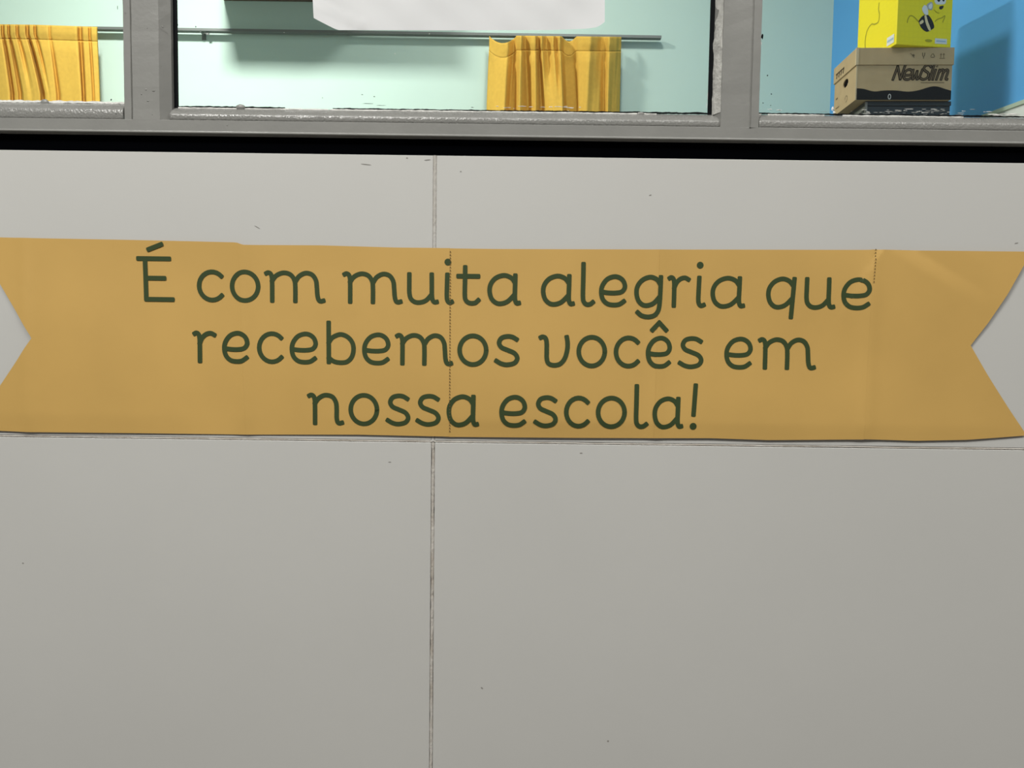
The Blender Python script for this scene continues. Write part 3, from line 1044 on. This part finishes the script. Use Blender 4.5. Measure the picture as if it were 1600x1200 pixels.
V, F = [], []
cx = 0.575 * BW
disc(cx + 0.003, zi + 0.002, 0.0042, V, F, 12)
ribbon([(cx - 0.007, zi + 0.009), (cx + 0.006, zi - 0.006)], 0.0010, V, F)
lid_icon(V, F)
V, F = [], []
cx = 0.69 * BW
ribbon([(cx - 0.004, zi + 0.010), (cx - 0.003, zi), (cx, zi - 0.003), (cx + 0.003, zi), (cx + 0.004, zi + 0.010)], 0.0016, V, F)
ribbon([(cx, zi - 0.002), (cx, zi - 0.009)], 0.0014, V, F)
lid_icon(V, F)
V, F = [], []
cx = 0.785 * BW
for q in range(3):
    a, b2 = math.radians(90 + 120 * q), math.radians(90 + 120 * (q + 1))
    pa, pb = (cx + 0.010 * math.cos(a), zi + 0.010 * math.sin(a)), (cx + 0.010 * math.cos(b2), zi + 0.010 * math.sin(b2))
    ribbon([(lerp(pa[0], pb[0], 0.18), lerp(pa[1], pb[1], 0.18)), (lerp(pa[0], pb[0], 0.82), lerp(pa[1], pb[1], 0.82))], 0.0012, V, F)
lid_icon(V, F)
V, F = [], []
cx = 0.885 * BW
for q in (-0.005, 0.005):
    ribbon([(cx + q, zi - 0.006), (cx + q, zi + 0.008)], 0.0010, V, F)
    ribbon([(cx + q - 0.003, zi + 0.004), (cx + q, zi + 0.008), (cx + q + 0.003, zi + 0.004)], 0.0009, V, F)
ribbon([(cx - 0.009, zi - 0.009), (cx + 0.009, zi - 0.009)], 0.0010, V, F)
lid_icon(V, F)


def end_decal(name, V2, F, m, parent, x=-0.0006):
    """flat print on a left end face (y, z)"""
    return mesh_obj(name, [(x, y, z) for y, z in V2], [f[::-1] for f in F], m, parent)


V, F = [], []
for q in range(4):
    ribbon([(BD * (0.56 + 0.1 * q), BH - 0.047), (BD * (0.52 + 0.1 * q), BH - 0.030), (BD * (0.58 + 0.1 * q), BH - 0.033)], 0.0034, V, F)
end_decal('lid_logo', V, F, 'ink', lid, -e - 0.0006)
V, F = [], []
ribbon([(BD * 0.42 + 0.012 * math.cos(t * 0.5), bh * 0.17 + 0.011 * math.sin(t * 0.5)) for t in range(11)], 0.0010, V, F)
end_decal('end_print', V, F, 'ink_soft', ab)
V, F = [], []
ribbon([(BD * 0.9, bh * 0.33), (BD * 0.83, bh * 0.33)], 0.003, V, F)
end_decal('end_mark', V, F, 'ink_soft', ab)
V, F = [], []
ribbon([(BD * 0.9, bh * 0.13), (BD * 0.75, bh * 0.13)], 0.002, V, F)
end_decal('end_mark', V, F, 'ink_soft', ab)

# dark cabinet below it
cz = f0.z - 0.001
gc = at(1352, 165, YBX + 0.015)
ca = tag(empty('tall_cabinet', (gc.x, YBX + 0.015, 0), YAW), 'dark grey metal cabinet under the brown cardboard box', 'cabinet')
CW = BW * 0.895
bevel(box('body', 0, CW, 0.0, 0.22, 0, cz - 0.016, 'dark_metal', ca), 0.002)
box('top_plate', -0.002, CW + 0.002, -0.004, 0.222, cz - 0.016, cz, 'dark_metal', ca, 0.002)
box('pale_edge', -0.0025, 0.006, -0.0045, 0.001, cz - 0.060, cz - 0.003, 'dark_metal_edge', ca)  # highlight on the front corner, put in as a paler strip
box('pale_edge', -0.004, 0.0, 0.0, 0.20, cz - 0.030, cz - 0.017, 'dark_metal_edge', ca)  # paler strip along the left side
for k in range(2):
    d_ = box('door', 0.004 + k * CW / 2, (k + 1) * CW / 2 - 0.003, -0.012, 0.0, 0.06, cz - 0.070, 'dark_metal', ca, 0.002)
    box('handle', CW / 2 - 0.03 + k * 0.045, CW / 2 - 0.018 + k * 0.045, -0.028, -0.012, 1.0, 1.12, 'steel', d_, 0.003)

# yellow game box standing on the lid, one corner over its front edge
YC = 2.812
k0 = at(1400, 69, YC)
YA2 = math.radians(7.0)
yb_ = tag(empty('yellow_box', (k0.x, YC, z_lid + 0.0005), YA2), 'bright yellow carton with a bee picture and white stickers on the archive box', 'box')
W2, D2, H2 = 0.212, 0.250, 0.265
bevel(box('carton', 0, W2, 0, D2, 0, H2, 'yellow', yb_), 0.0025)
V, F = [], []
ribbon([(0.0, 0.0035), (W2, 0.0035)], 0.0020, V, F, 2)


def f2(V, F, m, nm, off=0.0007):
    decal(nm, V, F, m, yb_, off=off)


# pixel helper for the bee face: crop coordinates to metres on the face
def fp(u, v):
    """u, v in the 1600 px wide close view of the carton (corner at u=668, right edge 1490; foot near v=650)"""
    return ((u - 668) / 822.0 * W2, (655 + (u - 668) * 0.05 - v) / 1600 * 170 * 2.83 / FPX)


def blob(pts, m, nm, off):
    P = [fp(*p) for p in catmull(pts + [pts[0]], 5)[:-1]]
    decal(nm, P, [tuple(range(len(P)))], m, yb_, off=off)


blob([(985, 330), (1035, 265), (1110, 235), (1180, 300), (1225, 405), (1180, 450), (1110, 475), (1030, 420)], 'bee_black', 'bee_abdomen', 0.0007)
blob([(1070, 255), (1095, 245), (1125, 330), (1175, 445), (1145, 455), (1095, 360)], 'bee_cream', 'bee_stripe', 0.0010)
blob([(1000, 345), (1045, 310), (1062, 345), (1015, 375)], 'bee_cream', 'bee_stripe', 0.0010)
blob([(1030, 150), (1065, 105), (1110, 140), (1125, 235), (1075, 235), (1040, 190)], 'bee_white', 'bee_wing', 0.0009)
blob([(1095, 100), (1160, 60), (1190, 95), (1180, 170), (1120, 160)], 'bee_grey', 'bee_wing', 0.0010)
blob([(1125, 110), (1165, 80), (1180, 110), (1165, 155), (1130, 145)], 'bee_white', 'bee_wing', 0.0012)
blob([(1195, 60), (1215, -30), (1290, -70), (1370, -40), (1385, 60), (1350, 160), (1290, 205), (1215, 165)], 'yellow', 'bee_head', 0.0008)
blob([(1210, 55), (1230, -20), (1290, -50), (1375, -20), (1375, 75), (1310, 95), (1240, 90)], 'bee_white', 'bee_face', 0.0011)
blob([(1250, 40), (1255, -25), (1285, -25), (1300, 30), (1275, 60)], 'bee_black', 'bee_eye', 0.0014)
blob([(1325, 35), (1330, -25), (1355, -20), (1360, 35), (1345, 55)], 'bee_black', 'bee_eye', 0.0014)
blob([(1290, 120), (1345, 110), (1345, 140), (1315, 165), (1285, 150)], 'bee_black', 'bee_mouth', 0.0012)
V, F = [], []
ribbon([fp(*p) for p in catmull([(820, 350), (830, 300), (860, 258), (900, 262), (950, 300), (985, 335)], 6)], 0.0019, V, F)
f2(V, F, 'yellow_dark', 'flight_path')
V, F = [], []
ribbon([fp(*p) for p in catmull([(1215, 170), (1250, 205), (1290, 215)], 6)], 0.0010, V, F)
f2(V, F, 'yellow_dark', 'bee_outline')
V, F = [], []
ribbon([fp(*p) for p in catmull([(1235, 330), (1270, 300), (1330, 280), (1380, 250), (1350, 340)], 6)], 0.0016, V, F)
f2(V, F, 'yellow_dark', 'flight_path')
V, F = [], []
disc(*fp(1150, 600), 0.014, V, F, 16, 0.005)
f2(V, F, 'yellow_dark', 'print_mark')


def sticker(parent, a, b2, lines_, place, nm='sticker'):
    (x0, z0), (x1, z1) = a, b2
    s_ = place(nm, [(x0, z0), (x1, z0), (x1, z1), (x0, z1)], [(0, 1, 2, 3)], 'bee_white', parent, 0.0008)
    V, F = [], []
    zc = 0.5 * (z0 + z1)
    ribbon([(lerp(x0, x1, 0.15), zc), (lerp(x0, x1, 0.85), zc)], abs(z1 - z0) * 0.13, V, F, 3)
    place('sticker_print', V, F, 'blue_ink', s_, 0.0013)


sticker(yb_, fp(1245, 640), fp(1425, 575), 1, lambda n_, V_, F_, m_, p_, o_: decal(n_, V_, F_, m_, p_, off=o_))
sticker(yb_, (0.055, 0.012), (0.012, 0.042), 1, lambda n_, V_, F_, m_, p_, o_: end_decal(n_, V_, F_, m_, p_, -o_))
V, F = [], []
# dashed path on the bright side, from foot to top
zs = lambda v: (690 - v) / 1600 * 170 * 2.95 / FPX
ys = lambda u: (660 - u) / 570.0 * D2
path = [(225, 680), (240, 560), (215, 440), (215, 320), (245, 220), (300, 185), (345, 215), (400, 215), (410, 120), (395, 40), (400, -40)]
ribbon([(ys(u), zs(v)) for u, v in catmull(path, 6)], 0.0026, V, F)
end_decal('flight_path', V, F, 'yellow_dark', yb_)
V, F = [], []
disc(ys(400), zs(610), 0.014, V, F, 14, 0.006)
end_decal('print_mark', V, F, 'yellow_dark', yb_)

# white board low on the blue wall
yA, yB_ = 2.97, 1.75
zt_ = at(1582, 169, 2.87).z
ang = math.atan2(SLANT, 1.0)
wb = tag(empty('white_board', (right_x(yB_), yB_, zt_ - 0.9), ang), 'white board with pale green edging low on the blue wall', 'board')
LB = (yA - yB_) / math.cos(ang)
box('board_panel', -0.012, -0.002, 0.012, LB - 0.012, 0.012, 0.888, 'board_white', wb)
for (a, b2, c, d2) in ((0, LB, 0.885, 0.9), (0, LB, 0.0, 0.015), (0, 0.015, 0.015, 0.885), (LB - 0.015, LB, 0.015, 0.885)):
    box('edging', -0.018, -0.001, a, b2, c, d2, 'board_edge', wb, 0.001)
